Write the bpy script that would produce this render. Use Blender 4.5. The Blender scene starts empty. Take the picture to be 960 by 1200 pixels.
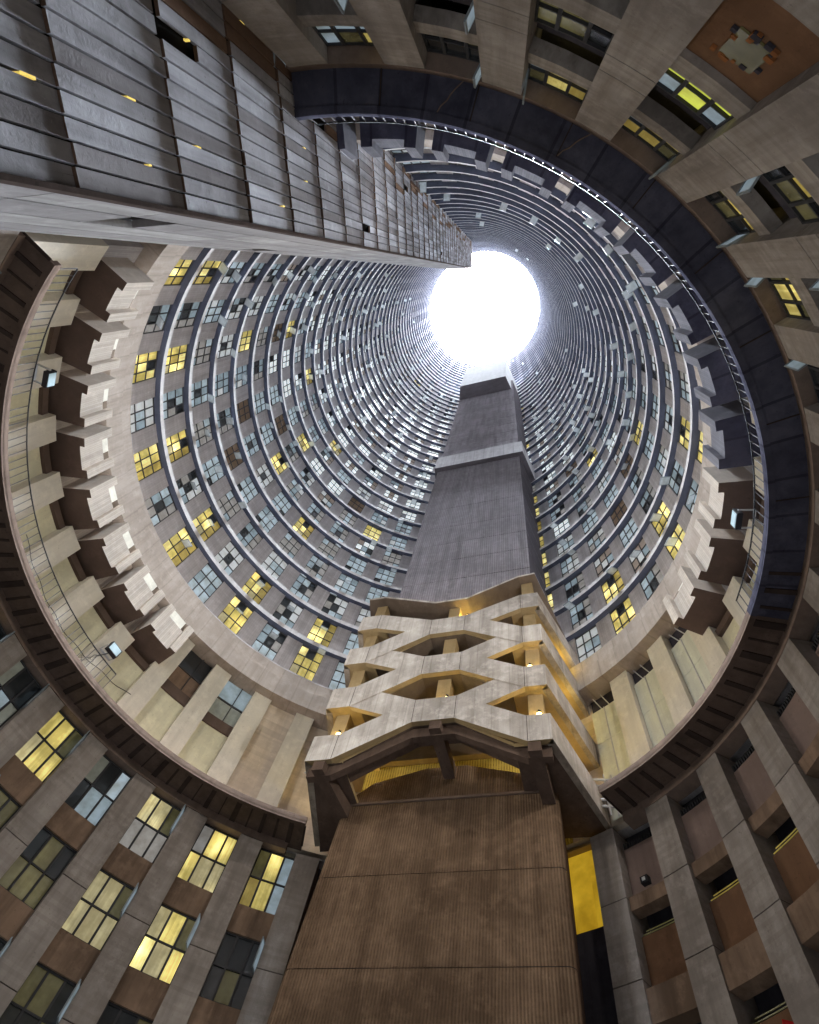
import bpy, math, random
from mathutils import Vector, Matrix
random.seed(7)
R_ = math.radians
GZ = 1.6                      # the eye stands 1.6 m above the court floor
scene = bpy.context.scene
col = scene.collection

# ------------------------------------------------------------------ nodes
def mat_new(name):
    m = bpy.data.materials.new(name); m.use_nodes = True
    nt = m.node_tree; nt.nodes.clear()
    out = nt.nodes.new('ShaderNodeOutputMaterial')
    b = nt.nodes.new('ShaderNodeBsdfPrincipled')
    nt.links.new(b.outputs[0], out.inputs[0])
    return m, nt, b
def N(nt, t, **kw):
    n = nt.nodes.new(t)
    for k, v in kw.items(): setattr(n, k, v)
    return n
def L(nt, a, b): nt.links.new(a, b)
def math_n(nt, op, a, b=None, c=None):
    n = N(nt, 'ShaderNodeMath', operation=op)
    for i, v in enumerate((a, b, c)):
        if v is None: continue
        if isinstance(v, (int, float)): n.inputs[i].default_value = v
        else: L(nt, v, n.inputs[i])
    return n.outputs[0]
def mixc(nt, f, a, b, blend='MIX'):
    n = N(nt, 'ShaderNodeMix', data_type='RGBA', blend_type=blend)
    if isinstance(f, (int, float)): n.inputs[0].default_value = f
    else: L(nt, f, n.inputs[0])
    for i, v in ((6, a), (7, b)):
        if isinstance(v, tuple): n.inputs[i].default_value = (*v, 1)
        else: L(nt, v, n.inputs[i])
    return n.outputs[2]
def ramp(nt, f, p0, p1, c0=(0, 0, 0), c1=(1, 1, 1)):
    n = N(nt, 'ShaderNodeValToRGB')
    n.color_ramp.elements[0].position = p0; n.color_ramp.elements[1].position = p1
    n.color_ramp.elements[0].color = (*c0, 1); n.color_ramp.elements[1].color = (*c1, 1)
    L(nt, f, n.inputs[0]); return n.outputs[0]
def noise(nt, vec, scale, detail=4, rough=0.6):
    n = N(nt, 'ShaderNodeTexNoise'); n.inputs['Scale'].default_value = scale
    n.inputs['Detail'].default_value = detail; n.inputs['Roughness'].default_value = rough
    L(nt, vec, n.inputs['Vector']); return n.outputs['Fac']
def coords(nt, kind):
    """unrolled surface coordinates (metres along, 0, height) from the world position"""
    g = N(nt, 'ShaderNodeNewGeometry').outputs['Position']
    s = N(nt, 'ShaderNodeSeparateXYZ'); L(nt, g, s.inputs[0])
    if kind == 'cyl':
        a = math_n(nt, 'ARCTAN2', s.outputs[1], s.outputs[0])
        along = math_n(nt, 'MULTIPLY', a, 12.0)
    else:                    # along a fixed horizontal direction (degrees)
        c, sn = math.cos(R_(kind)), math.sin(R_(kind))
        along = math_n(nt, 'ADD', math_n(nt, 'MULTIPLY', s.outputs[0], c), math_n(nt, 'MULTIPLY', s.outputs[1], sn))
    rad = math_n(nt, 'SQRT', math_n(nt, 'ADD', math_n(nt, 'MULTIPLY', s.outputs[0], s.outputs[0]), math_n(nt, 'MULTIPLY', s.outputs[1], s.outputs[1])))
    cb = N(nt, 'ShaderNodeCombineXYZ')
    L(nt, along, cb.inputs[0]); L(nt, rad, cb.inputs[1]); L(nt, s.outputs[2], cb.inputs[2])
    return cb.outputs[0], along, rad, s.outputs[2], g
def stretch(nt, v, sx, sy, sz):
    m = N(nt, 'ShaderNodeVectorMath', operation='MULTIPLY'); L(nt, v, m.inputs[0])
    m.inputs[1].default_value = (sx, sy, sz); return m.outputs[0]

def concrete(name, base, dark=None, kind='cyl', stain=0.55, streak=0.5, boards=0.0, board_w=0.15, ribs=0.0, rib_w=0.09,
             rough=0.9, bump=0.25, spec=0.25, hboards=0.0):
    m, nt, b = mat_new(name)
    dark = dark or tuple(c * 0.45 for c in base)
    v, along, rad, hz, g = coords(nt, kind)
    big = ramp(nt, noise(nt, g, 0.33, 5, 0.65), 0.36, 0.68)
    mid = noise(nt, g, 2.1, 6, 0.7)
    fine = noise(nt, g, 22, 4, 0.7)
    st = ramp(nt, noise(nt, stretch(nt, v, 2.6, 1.5, 0.16), 1.0, 5, 0.65), 0.42, 0.72)
    c = mixc(nt, math_n(nt, 'MULTIPLY', big, stain), base, dark)
    c = mixc(nt, math_n(nt, 'MULTIPLY', st, streak), c, dark)
    lt = tuple(min(1, q * 1.35) for q in base)
    c = mixc(nt, math_n(nt, 'MULTIPLY', ramp(nt, mid, 0.5, 0.75), 0.45), c, lt)
    # pits and spalls
    c = mixc(nt, math_n(nt, 'MULTIPLY', ramp(nt, noise(nt, g, 9, 3, 0.8), 0.63, 0.7), 0.5), c, dark)
    c = mixc(nt, math_n(nt, 'MULTIPLY', ramp(nt, noise(nt, g, 6.3, 5, 0.85), 0.67, 0.73), 0.5), c, tuple(min(1, q * 1.9) for q in base))
    hgt = math_n(nt, 'ADD', math_n(nt, 'MULTIPLY', fine, 0.5), mid)
    if boards:
        q = math_n(nt, 'DIVIDE', along, board_w)
        cell = N(nt, 'ShaderNodeTexWhiteNoise', noise_dimensions='1D'); L(nt, math_n(nt, 'FLOOR', q), cell.inputs['W'])
        c = mixc(nt, math_n(nt, 'MULTIPLY', cell.outputs[0], boards), c, dark)
        fr = math_n(nt, 'FRACT', q)
        gr = math_n(nt, 'LESS_THAN', fr, 0.07)
        c = mixc(nt, math_n(nt, 'MULTIPLY', gr, min(1, boards * 1.6)), c, tuple(x * 0.5 for x in dark))
        hgt = math_n(nt, 'SUBTRACT', hgt, gr)
    if hboards:
        q = math_n(nt, 'DIVIDE', hz, 0.11)
        cell = N(nt, 'ShaderNodeTexWhiteNoise', noise_dimensions='1D'); L(nt, math_n(nt, 'FLOOR', q), cell.inputs['W'])
        c = mixc(nt, math_n(nt, 'MULTIPLY', cell.outputs[0], hboards), c, dark)
    if ribs:
        sn = math_n(nt, 'SINE', math_n(nt, 'MULTIPLY', along, 2 * math.pi / rib_w))
        wob = noise(nt, stretch(nt, v, 3, 3, 7), 1.0, 4, 0.75)
        f = math_n(nt, 'MULTIPLY', math_n(nt, 'MULTIPLY', ramp(nt, sn, -0.2, 0.9), ribs), ramp(nt, wob, 0.25, 0.6))
        c = mixc(nt, f, c, tuple(x * 0.45 for x in dark))
        hgt = math_n(nt, 'SUBTRACT', hgt, math_n(nt, 'MULTIPLY', sn, 0.8))
    L(nt, c, b.inputs['Base Color'])
    b.inputs['Roughness'].default_value = rough
    b.inputs['Specular IOR Level'].default_value = 0.0 if spec < 0.3 else 0.1
    bp = N(nt, 'ShaderNodeBump'); bp.inputs['Strength'].default_value = bump; bp.inputs['Distance'].default_value = 0.03
    L(nt, hgt, bp.inputs['Height']); L(nt, bp.outputs[0], b.inputs['Normal'])
    return m
def glass(name, base, emit=None, es=0.0, rough=0.18, spec=0.6, patch=0.5, escale=2.3, folds=0.0):
    m, nt, b = mat_new(name)
    g = N(nt, 'ShaderNodeNewGeometry').outputs['Position']
    n1 = noise(nt, g, escale, 3, 0.6)
    c = mixc(nt, math_n(nt, 'MULTIPLY', ramp(nt, n1, 0.35, 0.7), patch), base, tuple(x * 0.35 for x in base))
    L(nt, c, b.inputs['Base Color'])
    b.inputs['Roughness'].default_value = rough
    b.inputs['Specular IOR Level'].default_value = spec
    if emit:
        if folds:
            v, al, rd, hz, g2 = coords(nt, 'cyl')
            fo = ramp(nt, noise(nt, stretch(nt, v, 9, 0, 0.35), 1.0, 3, 0.6), 0.4, 0.62)
            n1 = math_n(nt, 'ADD', n1, math_n(nt, 'MULTIPLY', fo, folds))
        hot = None
        if folds:
            vo = N(nt, 'ShaderNodeTexVoronoi'); vo.inputs['Scale'].default_value = 0.75; L(nt, g, vo.inputs['Vector'])
            hot = ramp(nt, vo.outputs['Distance'], 0.08, 0.55, (1, 1, 1), (0, 0, 0))
        e = mixc(nt, ramp(nt, n1, 0.3, 0.78), emit, (emit[0] * 0.55, emit[1] * 0.5, emit[2] * 0.4))
        L(nt, e, b.inputs['Emission Color']); b.inputs['Emission Strength'].default_value = es
        if hot is not None: L(nt, math_n(nt, 'MULTIPLY', math_n(nt, 'ADD', math_n(nt, 'MULTIPLY', hot, 1.6), 0.62), es), b.inputs['Emission Strength'])
    return m
def plain(name, base, rough=0.6, metal=0.0, emit=None, es=0.0, vary=0.35):
    m, nt, b = mat_new(name)
    g = N(nt, 'ShaderNodeNewGeometry').outputs['Position']
    c = mixc(nt, math_n(nt, 'MULTIPLY', ramp(nt, noise(nt, g, 3.5, 5, 0.7), 0.35, 0.75), vary), base, tuple(x * 0.4 for x in base))
    L(nt, c, b.inputs['Base Color'])
    b.inputs['Roughness'].default_value = rough; b.inputs['Metallic'].default_value = metal; b.inputs['Specular IOR Level'].default_value = 0.05
    if emit:
        b.inputs['Emission Color'].default_value = (*emit, 1); b.inputs['Emission Strength'].default_value = es
    return m

M = {}
M['wall'] = concrete('tower_concrete', (0.66, 0.64, 0.67), (0.30, 0.28, 0.29), boards=0.22, board_w=0.11, hboards=0.22, stain=0.45, streak=0.55)
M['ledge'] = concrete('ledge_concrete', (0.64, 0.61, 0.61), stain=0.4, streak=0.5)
M['ledge_under'] = concrete('ledge_soffit', (0.072, 0.08, 0.115), stain=0.5, streak=0.2)  # shade under the ledges painted in as a dark bluish colour
M['band'] = concrete('band_concrete', (0.40, 0.345, 0.305), (0.19, 0.155, 0.13), boards=0.12, board_w=0.9, stain=0.55, streak=0.6)
M['pale'] = concrete('pale_pilaster', (0.72, 0.69, 0.61), stain=0.3, streak=0.3)
M['plaster'] = concrete('rough_plaster', (0.78, 0.68, 0.57), stain=0.45, streak=0.4, hboards=0.3)
M['sheet'] = concrete('cream_sheet', (0.74, 0.72, 0.54), stain=0.5, streak=0.3, rough=0.5)
M['sheet_green'] = concrete('milky_sheet', (0.70, 0.73, 0.64), stain=0.3, streak=0.35, rough=0.35, spec=0.5)
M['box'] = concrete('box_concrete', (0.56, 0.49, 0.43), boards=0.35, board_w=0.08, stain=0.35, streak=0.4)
M['box_near'] = concrete('sooty_box', (0.20, 0.195, 0.22), boards=0.35, board_w=0.08, stain=0.5, streak=0.5)  # near-side copy of the box concrete, blue-grey shade put into its colour
M['box_mid'] = concrete('grimy_box', (0.5, 0.48, 0.5), boards=0.35, board_w=0.08, stain=0.5, streak=0.5)  # greyer copy of the box concrete for right and near pilasters
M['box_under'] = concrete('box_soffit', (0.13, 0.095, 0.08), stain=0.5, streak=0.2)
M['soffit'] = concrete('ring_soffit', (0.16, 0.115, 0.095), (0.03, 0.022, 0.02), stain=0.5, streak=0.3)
M['soffit_dark'] = concrete('sooty_soffit', (0.13, 0.13, 0.175), (0.03, 0.03, 0.05), stain=0.85, streak=0.5, boards=0.3, board_w=1.05)  # near-side soffit copy with bluish shade painted into the base colour
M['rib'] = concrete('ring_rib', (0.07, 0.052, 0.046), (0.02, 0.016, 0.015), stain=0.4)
M['edge'] = concrete('ring_edge', (0.27, 0.20, 0.165), stain=0.4, streak=0.5)
M['pil'] = concrete('podium_pilaster', (0.41, 0.37, 0.345), (0.17, 0.145, 0.13), stain=0.75, streak=0.7, hboards=0.3, bump=0.4)
M['spandrel'] = concrete('podium_spandrel', (0.29, 0.20, 0.145), (0.1, 0.07, 0.052), stain=0.7, streak=0.75, boards=0.06, board_w=0.9)
M['beam_near'] = concrete('near_beam', (0.42, 0.38, 0.35), (0.13, 0.11, 0.10), stain=0.75, streak=0.75, hboards=0.3, bump=0.45)
M['rust'] = concrete('rust_panel', (0.20, 0.115, 0.07), (0.10, 0.055, 0.035), stain=0.5, streak=0.4)
M['rust_chip'] = concrete('broken_brick', (0.34, 0.14, 0.05), (0.12, 0.05, 0.03), stain=0.6)
M['mauve'] = concrete('dusty_panel', (0.26, 0.195, 0.175), (0.14, 0.10, 0.09), stain=0.4, streak=0.4)
M['recess'] = concrete('dark_recess', (0.075, 0.07, 0.085), (0.025, 0.023, 0.03), stain=0.6, streak=0.5)
M['mesh'] = concrete('ochre_mesh', (0.52, 0.42, 0.12), (0.25, 0.2, 0.06), kind=-34, ribs=0.8, rib_w=0.10, stain=0.3, streak=0.3)  # ribbed wall with the yellow lamp glow put into its colour
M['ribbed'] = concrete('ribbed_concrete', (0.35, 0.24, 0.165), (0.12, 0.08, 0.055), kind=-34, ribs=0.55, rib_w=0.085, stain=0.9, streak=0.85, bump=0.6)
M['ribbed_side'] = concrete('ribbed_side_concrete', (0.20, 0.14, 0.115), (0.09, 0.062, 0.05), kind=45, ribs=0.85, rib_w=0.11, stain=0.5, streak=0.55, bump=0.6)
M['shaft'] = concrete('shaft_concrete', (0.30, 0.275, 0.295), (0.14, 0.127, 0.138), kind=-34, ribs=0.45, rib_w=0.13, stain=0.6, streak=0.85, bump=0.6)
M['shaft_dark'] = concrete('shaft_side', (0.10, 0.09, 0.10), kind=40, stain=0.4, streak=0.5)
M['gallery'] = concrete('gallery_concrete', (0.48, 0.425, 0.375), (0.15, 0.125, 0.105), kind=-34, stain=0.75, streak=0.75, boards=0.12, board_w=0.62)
M['ochre'] = concrete('ochre_concrete', (0.42, 0.32, 0.18), kind=-34, stain=0.35, streak=0.3)  # concrete around the gallery, yellow lamplight painted into its colour
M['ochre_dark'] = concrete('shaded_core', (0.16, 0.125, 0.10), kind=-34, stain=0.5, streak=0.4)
M['collar'] = concrete('collar_concrete', (0.42, 0.40, 0.41), kind=-34, stain=0.4, streak=0.5, boards=0.15, board_w=0.9)
M['white_conc'] = concrete('white_block', (0.55, 0.545, 0.55), kind=-34, stain=0.2, streak=0.2)
M['plank'] = concrete('plank_concrete', (0.34, 0.33, 0.352), (0.10, 0.092, 0.095), kind=247.4, stain=0.6, streak=0.7, bump=0.25)
M['plank_b'] = concrete('plank_concrete_pale', (0.42, 0.415, 0.445), (0.13, 0.12, 0.125), kind=247.4, stain=0.6, streak=0.7, bump=0.25)
M['plank_c'] = concrete('plank_concrete_dark', (0.24, 0.225, 0.232), (0.085, 0.075, 0.075), kind=247.4, stain=0.6, streak=0.7, bump=0.25)
M['plank_brown'] = concrete('plank_brown', (0.17, 0.11, 0.08), (0.08, 0.05, 0.035), kind=247.4, stain=0.5, streak=0.6)
M['plank_side'] = concrete('plank_side', (0.24, 0.225, 0.225), (0.11, 0.10, 0.10), kind=161, stain=0.4, streak=0.6)
M['plank_side_b'] = concrete('plank_side_pale', (0.30, 0.285, 0.28), (0.10, 0.09, 0.088), kind=161, stain=0.4, streak=0.6)
M['gap'] = plain('plank_gap', (0.015, 0.013, 0.012), 0.95)
M['gold'] = plain('gold_slot', (0.6, 0.45, 0.1), 0.8, emit=(1.0, 0.74, 0.16), es=0.75)
M['frame'] = plain('steel_frame', (0.055, 0.055, 0.06), 0.55)
M['frame_pale'] = plain('sash_frame', (0.30, 0.34, 0.37), 0.5)
M['flap'] = glass('sash_glass', (0.62, 0.66, 0.70), emit=(0.75, 0.88, 1.0), es=0.14, rough=0.2)
M['g0'] = glass('pane_pale', (0.33, 0.41, 0.46), emit=(0.66, 0.82, 0.95), es=0.42)  # unlit panes emit a little, added fill that brightens the drum walls
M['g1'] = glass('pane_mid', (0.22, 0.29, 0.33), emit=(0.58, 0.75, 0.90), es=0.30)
M['g2'] = glass('pane_dark', (0.035, 0.04, 0.045), rough=0.1)
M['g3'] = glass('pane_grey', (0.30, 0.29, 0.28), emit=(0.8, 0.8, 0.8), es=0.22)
M['y0'] = glass('pane_lit', (0.5, 0.42, 0.1), emit=(1.0, 0.87, 0.31), es=0.74, folds=0.38)
M['y1'] = glass('pane_lit_bright', (0.6, 0.5, 0.15), emit=(1.0, 0.93, 0.42), es=1.35, folds=0.38)
M['y2'] = glass('pane_lit_dim', (0.4, 0.32, 0.1), emit=(0.75, 0.60, 0.16), es=0.42, folds=0.38)
M['y3'] = glass('pane_lit_cream', (0.45, 0.42, 0.28), emit=(0.86, 0.78, 0.42), es=0.5, folds=0.38)
M['yg'] = glass('pane_lit_green', (0.4, 0.42, 0.1), emit=(0.72, 0.80, 0.10), es=0.75, patch=0.2)
M['olive'] = glass('pane_olive', (0.15, 0.14, 0.075), emit=(0.45, 0.42, 0.18), es=0.10, folds=0.38)
M['gh'] = glass('pane_sky', (0.6, 0.66, 0.7), emit=(0.84, 0.93, 1.0), es=0.85, rough=0.15, patch=0.3)  # sky reflection on the upper panes put in as emission
M['g4'] = glass('pane_curtain', (0.42, 0.34, 0.29), emit=(0.8, 0.7, 0.62), es=0.12, rough=0.5)
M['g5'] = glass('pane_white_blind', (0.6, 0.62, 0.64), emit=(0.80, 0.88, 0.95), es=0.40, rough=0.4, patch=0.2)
M['board'] = plain('boarded_pane', (0.24, 0.17, 0.12), 0.8)
M['milk'] = glass('pane_milk', (0.30, 0.33, 0.30), emit=(0.6, 0.65, 0.55), es=0.05, rough=0.4)
M['rail'] = plain('rail_metal', (0.13, 0.13, 0.14), 0.6)
M['metal'] = plain('pale_metal', (0.55, 0.56, 0.58), 0.45)
M['cable'] = plain('black_cable', (0.02, 0.02, 0.022), 0.6)
M['red'] = plain('red_cloth', (0.42, 0.03, 0.03), 0.9, emit=(0.5, 0.02, 0.02), es=0.05)
M['lamp'] = plain('lamp_glow', (1, 0.85, 0.4), 0.5, emit=(1.0, 0.80, 0.25), es=14)
M['tube'] = plain('tube_glow', (1, 1, 0.95), 0.5, emit=(1.0, 0.98, 0.82), es=4)
M['lens'] = plain('floodlight_lens', (0.4, 0.5, 0.55), 0.2, emit=(0.55, 0.75, 0.85), es=0.35)
M['black'] = plain('black_housing', (0.03, 0.03, 0.035), 0.5)
M['amber'] = glass('amber_wall', (0.5, 0.35, 0.05), emit=(0.80, 0.50, 0.03), es=0.55, rough=0.8, spec=0.1, escale=1.4)
M['ground'] = concrete('court_floor', (0.022, 0.020, 0.018), stain=0.5, streak=0.0)
M['street'] = concrete('ground_dirt', (0.16, 0.14, 0.12), stain=0.5, streak=0.0)

# ------------------------------------------------------------------ mesh builder
class MB:
    def __init__(s): s.v = []; s.f = []; s.m = []; s.names = []
    def mi(s, name):
        if name not in s.names: s.names.append(name)
        return s.names.index(name)
    def face(s, pts, mat):
        k = len(s.v); s.v += [tuple(p) for p in pts]; s.f.append(tuple(range(k, k + len(pts)))); s.m.append(s.mi(mat))
    def hexa(s, p, mat, skip=(), mats=None):
        """p: 8 points, bottom ring 0-3 counter-clockwise, top ring 4-7"""
        k = len(s.v); s.v += [tuple(q) for q in p]
        F = [(3, 2, 1, 0), (4, 5, 6, 7), (0, 1, 5, 4), (1, 2, 6, 5), (2, 3, 7, 6), (3, 0, 4, 7)]
        for i, f in enumerate(F):
            if i in skip: continue
            s.f.append(tuple(k + j for j in f)); s.m.append(s.mi((mats or {}).get(i, mat)))
    def cyl(s, a0, a1, r0, r1, h0, h1, mat, seg=None, skip=(), mats=None, c=(0, 0)):
        """block between two angles (degrees), radii and heights. faces: 0 bottom 1 top 2 inner 3 end a1 4 outer 5 end a0"""
        seg = seg or max(1, int(abs(a1 - a0) / 2.6 + 0.5))
        mats = mats or {}
        k = len(s.v)
        for i in range(seg + 1):
            a = R_(a0 + (a1 - a0) * i / seg); ca, sa = math.cos(a), math.sin(a)
            for r, h in ((r0, h0), (r1, h0), (r1, h1), (r0, h1)):
                s.v.append((c[0] + r * ca, c[1] + r * sa, h))
        def add(f, i):
            if i in skip: return
            s.f.append(f); s.m.append(s.mi(mats.get(i, mat)))
        for i in range(seg):
            a, b = k + 4 * i, k + 4 * i + 4
            add((a, b, b + 1, a + 1)[::-1], 0); add((a + 3, a + 2, b + 2, b + 3)[::-1], 1)
            add((a, a + 3, b + 3, b)[::-1], 2); add((a + 1, b + 1, b + 2, a + 2)[::-1], 4)
        if abs(abs(a1 - a0) - 360) > 1e-6:
            add((k, k + 1, k + 2, k + 3)[::-1], 5); e = k + 4 * seg; add((e, e + 3, e + 2, e + 1)[::-1], 3)
    def box(s, x0, x1, y0, y1, z0, z1, mat, skip=(), mats=None):
        s.hexa([(x0, y0, z0), (x1, y0, z0), (x1, y1, z0), (x0, y1, z0), (x0, y0, z1), (x1, y0, z1), (x1, y1, z1), (x0, y1, z1)], mat, skip, mats)
    def tube(s, pts, r, mat, n=6):
        pts = [Vector(p) for p in pts]; rings = []
        for i, p in enumerate(pts):
            d = (pts[min(i + 1, len(pts) - 1)] - pts[max(i - 1, 0)]).normalized()
            a = d.cross(Vector((0, 0, 1)));
            if a.length < 1e-3: a = d.cross(Vector((1, 0, 0)))
            a.normalize(); b = d.cross(a); k = len(s.v)
            for j in range(n):
                t = 2 * math.pi * j / n; q = p + r * (math.cos(t) * a + math.sin(t) * b); s.v.append(tuple(q))
            rings.append(k)
        mi = s.mi(mat)
        for i in range(len(rings) - 1):
            for j in range(n):
                s.f.append((rings[i] + j, rings[i] + (j + 1) % n, rings[i + 1] + (j + 1) % n, rings[i + 1] + j)); s.m.append(mi)
        s.f.append(tuple(rings[0] + j for j in range(n))[::-1]); s.m.append(mi)
        s.f.append(tuple(rings[-1] + j for j in range(n))); s.m.append(mi)
    def bar(s, a, b, w, t, mat, up=(0, 0, 1)):
        a, b = Vector(a), Vector(b); d = (b - a).normalized(); u = Vector(up)
        x = d.cross(u)
        if x.length < 1e-4: x = d.cross(Vector((1, 0, 0)))
        x.normalize(); y = x.cross(d); x *= w / 2; y *= t / 2
        s.hexa([a - x - y, a + x - y, b + x - y, b - x - y, a - x + y, a + x + y, b + x + y, b - x + y], mat)
    def mesh(s, name):
        me = bpy.data.meshes.new(name); me.from_pydata(s.v, [], s.f)
        for n in s.names: me.materials.append(M[n])
        me.polygons.foreach_set('material_index', s.m); me.update(); return me
    def build(s, name, parent=None, local=False, dz=GZ):
        """link as ONE object; vertices are court coordinates (height over the eye) unless local"""
        me = s.mesh(name)
        if not local:
            off = Vector((0, 0, dz)) - (world_loc(parent) if parent else Vector())
            me.transform(Matrix.Translation(off))
        o = bpy.data.objects.new(name, me); col.objects.link(o)
        if parent: o.parent = parent
        return o
LOC = {}
def world_loc(o): return LOC.get(o.name, Vector())
def tag(o, label=None, cat=None, group=None, kind=None):
    if label: o['label'] = label
    if cat: o['category'] = cat
    if group: o['group'] = group
    if kind: o['kind'] = kind
    return o
def thing(name, label, cat, loc=(0, 0, 0), rz=0.0, group=None):
    o = bpy.data.objects.new(name, None); col.objects.link(o); o.location = loc; o.rotation_euler.z = rz
    o.empty_display_size = 0.2
    LOC[o.name] = Vector(loc); tag(o, label, cat, group); return o
def P(a, r, h): return Vector((r * math.cos(R_(a)), r * math.sin(R_(a)), h))

# ------------------------------------------------------------------ bay angles
def th_win(k):                 # centre of window bay k on the upper drum
    if k >= 0: return 95.25 + 10.31 * k
    if k >= -8: return 95.25 + 9.99 * k
    return 15.33 + 9.80 * (k + 8)
WK = list(range(-25, 11))      # 36 bays
def th_pil(k):                 # pilasters of the middle storey
    return (th_win(k) + th_win(k - 1)) / 2 - (0.8 if k < -3 else 0)
def th_box(k):
    return th_win(k) if k >= -12 else th_win(-12) + 10.47 * (k + 12)
LEDGE0, DH, NF = 25.98, 2.785, 42
RW, RL = 12.3, 12.0
RIM = LEDGE0 + DH * (NF - 1) + 0.4

# ------------------------------------------------------------------ ground
g = MB(); g.box(-400, 400, -400, 400, -2.1, -1.62, 'street'); o = g.build('ground'); tag(o, kind='structure')
g = MB(); g.cyl(0, 360, 0.01, 14, -1.62, -1.6, 'ground', seg=72, skip=(0, 2)); o = g.build('court_floor'); tag(o, kind='structure')

# ================================================================== residential tower
tower = thing('residential_tower', 'tall round concrete apartment drum rising to the white sky, ringed by rows of windows', 'building')
mb = MB()
mb.cyl(0, 360, 12.52, 13.6, 14.995, RIM, 'wall', seg=120)
for j in range(NF):
    h0 = 23.55 if j == 0 else LEDGE0 + DH * (j - 1) + 0.4
    h1 = LEDGE0 + DH * j
    for i, k in enumerate(WK):
        a = th_win(k) + 3.02
        b = (th_win(WK[i + 1]) if i + 1 < len(WK) else th_win(WK[0]) + 360) - 3.02
        mb.cyl(a, b, RW - 0.05, 12.53, h0, h1, 'wall', seg=2, skip=(4,))
mb.build('wall', tower)
for j in range(NF):
    h = LEDGE0 + DH * j
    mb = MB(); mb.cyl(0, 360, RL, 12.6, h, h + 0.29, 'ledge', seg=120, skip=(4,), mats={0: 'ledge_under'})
    mb.cyl(0, 360, RL + 0.07, 12.6, h + 0.305, h + 0.40, 'ledge', seg=120, skip=(4,))
    mb.build('ledge', tower)
mb = MB()
mb.cyl(0, 360, 11.40, 12.6, 20.95, 22.0, 'band', seg=120)
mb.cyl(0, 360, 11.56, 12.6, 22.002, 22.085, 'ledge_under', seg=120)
mb.cyl(0, 360, 11.48, 12.6, 22.09, 22.72, 'band', seg=120)
mb.cyl(0, 360, 12.12, 12.6, 22.725, 23.54, 'wall', seg=120)
mb.build('band_course', tower)
mb = MB()
for j in range(120):                     # joints in the band
    pass

# windows: local frame x along the wall, y towards the court, z up, origin at the sill centre
WW, WH = 1.29, 2.37
def win_frame(mb, x=0):
    t = 0.045
    for i in range(4):
        xx = -WW / 2 + WW * i / 3
        mb.box(xx - t / 2, xx + t / 2, -0.02, 0.035, 0, WH, 'frame', skip=(0, 1))
        if i < 4:
            zz = WH * i / 3
            mb.box(-WW / 2, WW / 2, -0.02, 0.03, min(zz, WH - t), min(zz, WH - t) + t, 'frame')
def pane_mats(style, rnd):
    if style == 'lit':
        base = ['y0'] * 9
        for i in range(9):
            q = rnd.random()
            if q < 0.22: base[i] = 'y1'
            elif q < 0.32: base[i] = 'y2'
        base[rnd.choice([4, 4, 1, 5])] = 'y1'
        if rnd.random() < 0.5: base[5] = 'g2'
        if rnd.random() < 0.45: base[rnd.choice([0, 3, 6, 8])] = 'y3'
        if rnd.random() < 0.3: base[0] = base[1] = base[2] = 'y2'
        return base
    main = rnd.choice(['g0', 'g0', 'g1', 'g1', 'g3', 'g4', 'g5'])
    out = []
    if rnd.random() < 0.03: return ['board'] * 9
    if rnd.random() < 0.3:
        a_, b_ = rnd.choice(['g4', 'g5', 'g3']), rnd.choice(['g0', 'g1'])
        return [a_] * 3 + [b_] * 3 + ([a_] * 3 if rnd.random() < .5 else [b_, 'g2', b_])
    for i in range(9):
        q = rnd.random()
        out.append(main if q < 0.55 else rnd.choice(['g0', 'g0', 'g1', 'g1', 'g3', 'g2', 'g5']))
    return out
def win_panes(mb, mats):
    for c in range(3):
        for r in range(3):
            x0 = -WW / 2 + WW * c / 3; z0 = WH * r / 3
            mb.face([(x0 + WW / 3, -0.01, z0), (x0, -0.01, z0), (x0, -0.01, z0 + WH / 3), (x0 + WW / 3, -0.01, z0 + WH / 3)], mats[c * 3 + r])
def win_flap(mb, ang, cx=0.0, row=1):
    # top-hung sash swung out over the court
    z1 = WH * (row + 1) / 3 - 0.05; w, hh = WW / 3 * 0.92, WH / 3 * 0.74
    dy, dz = math.sin(R_(ang)) * hh, -math.cos(R_(ang)) * hh
    a = Vector((cx - w / 2, 0.05, z1)); b = Vector((cx + w / 2, 0.05, z1)); d = Vector((0, dy, dz)); n = Vector((0, -dz, dy)).normalized() * 0.012
    mb.hexa([a - n, b - n, b + d - n, a + d - n, a + n, b + n, b + d + n, a + d + n], 'flap')
    for p, q in ((a, a + d), (b, b + d), (a + d, b + d)): mb.bar(p, q, 0.035, 0.035, 'frame_pale')
fm = MB(); win_frame(fm); FRAME = fm.mesh('window_frame')
rnd = random.Random(3)
PANES, LITP, FLAPS = [], [], []
for i in range(26):
    q = MB(); mt = pane_mats('x', rnd); mt[4] = 'g2' if i % 3 == 0 else mt[4]; win_panes(q, mt); PANES.append(q.mesh('pane'))
HIGH = []
for i in range(16):
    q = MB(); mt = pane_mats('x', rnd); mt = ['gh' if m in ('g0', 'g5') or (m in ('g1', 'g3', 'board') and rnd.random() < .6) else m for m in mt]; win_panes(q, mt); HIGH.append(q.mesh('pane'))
for i in range(10):
    q = MB(); win_panes(q, pane_mats('lit', rnd)); LITP.append(q.mesh('lit_pane'))
for a_ in (48, 58, 66, 38):
    for cx_ in (0.0, 0.0, WW / 3, -WW / 3):
        q = MB(); win_flap(q, a_, cx_, 1 if cx_ == 0 else 2); FLAPS.append(q.mesh('open_sash'))
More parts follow.
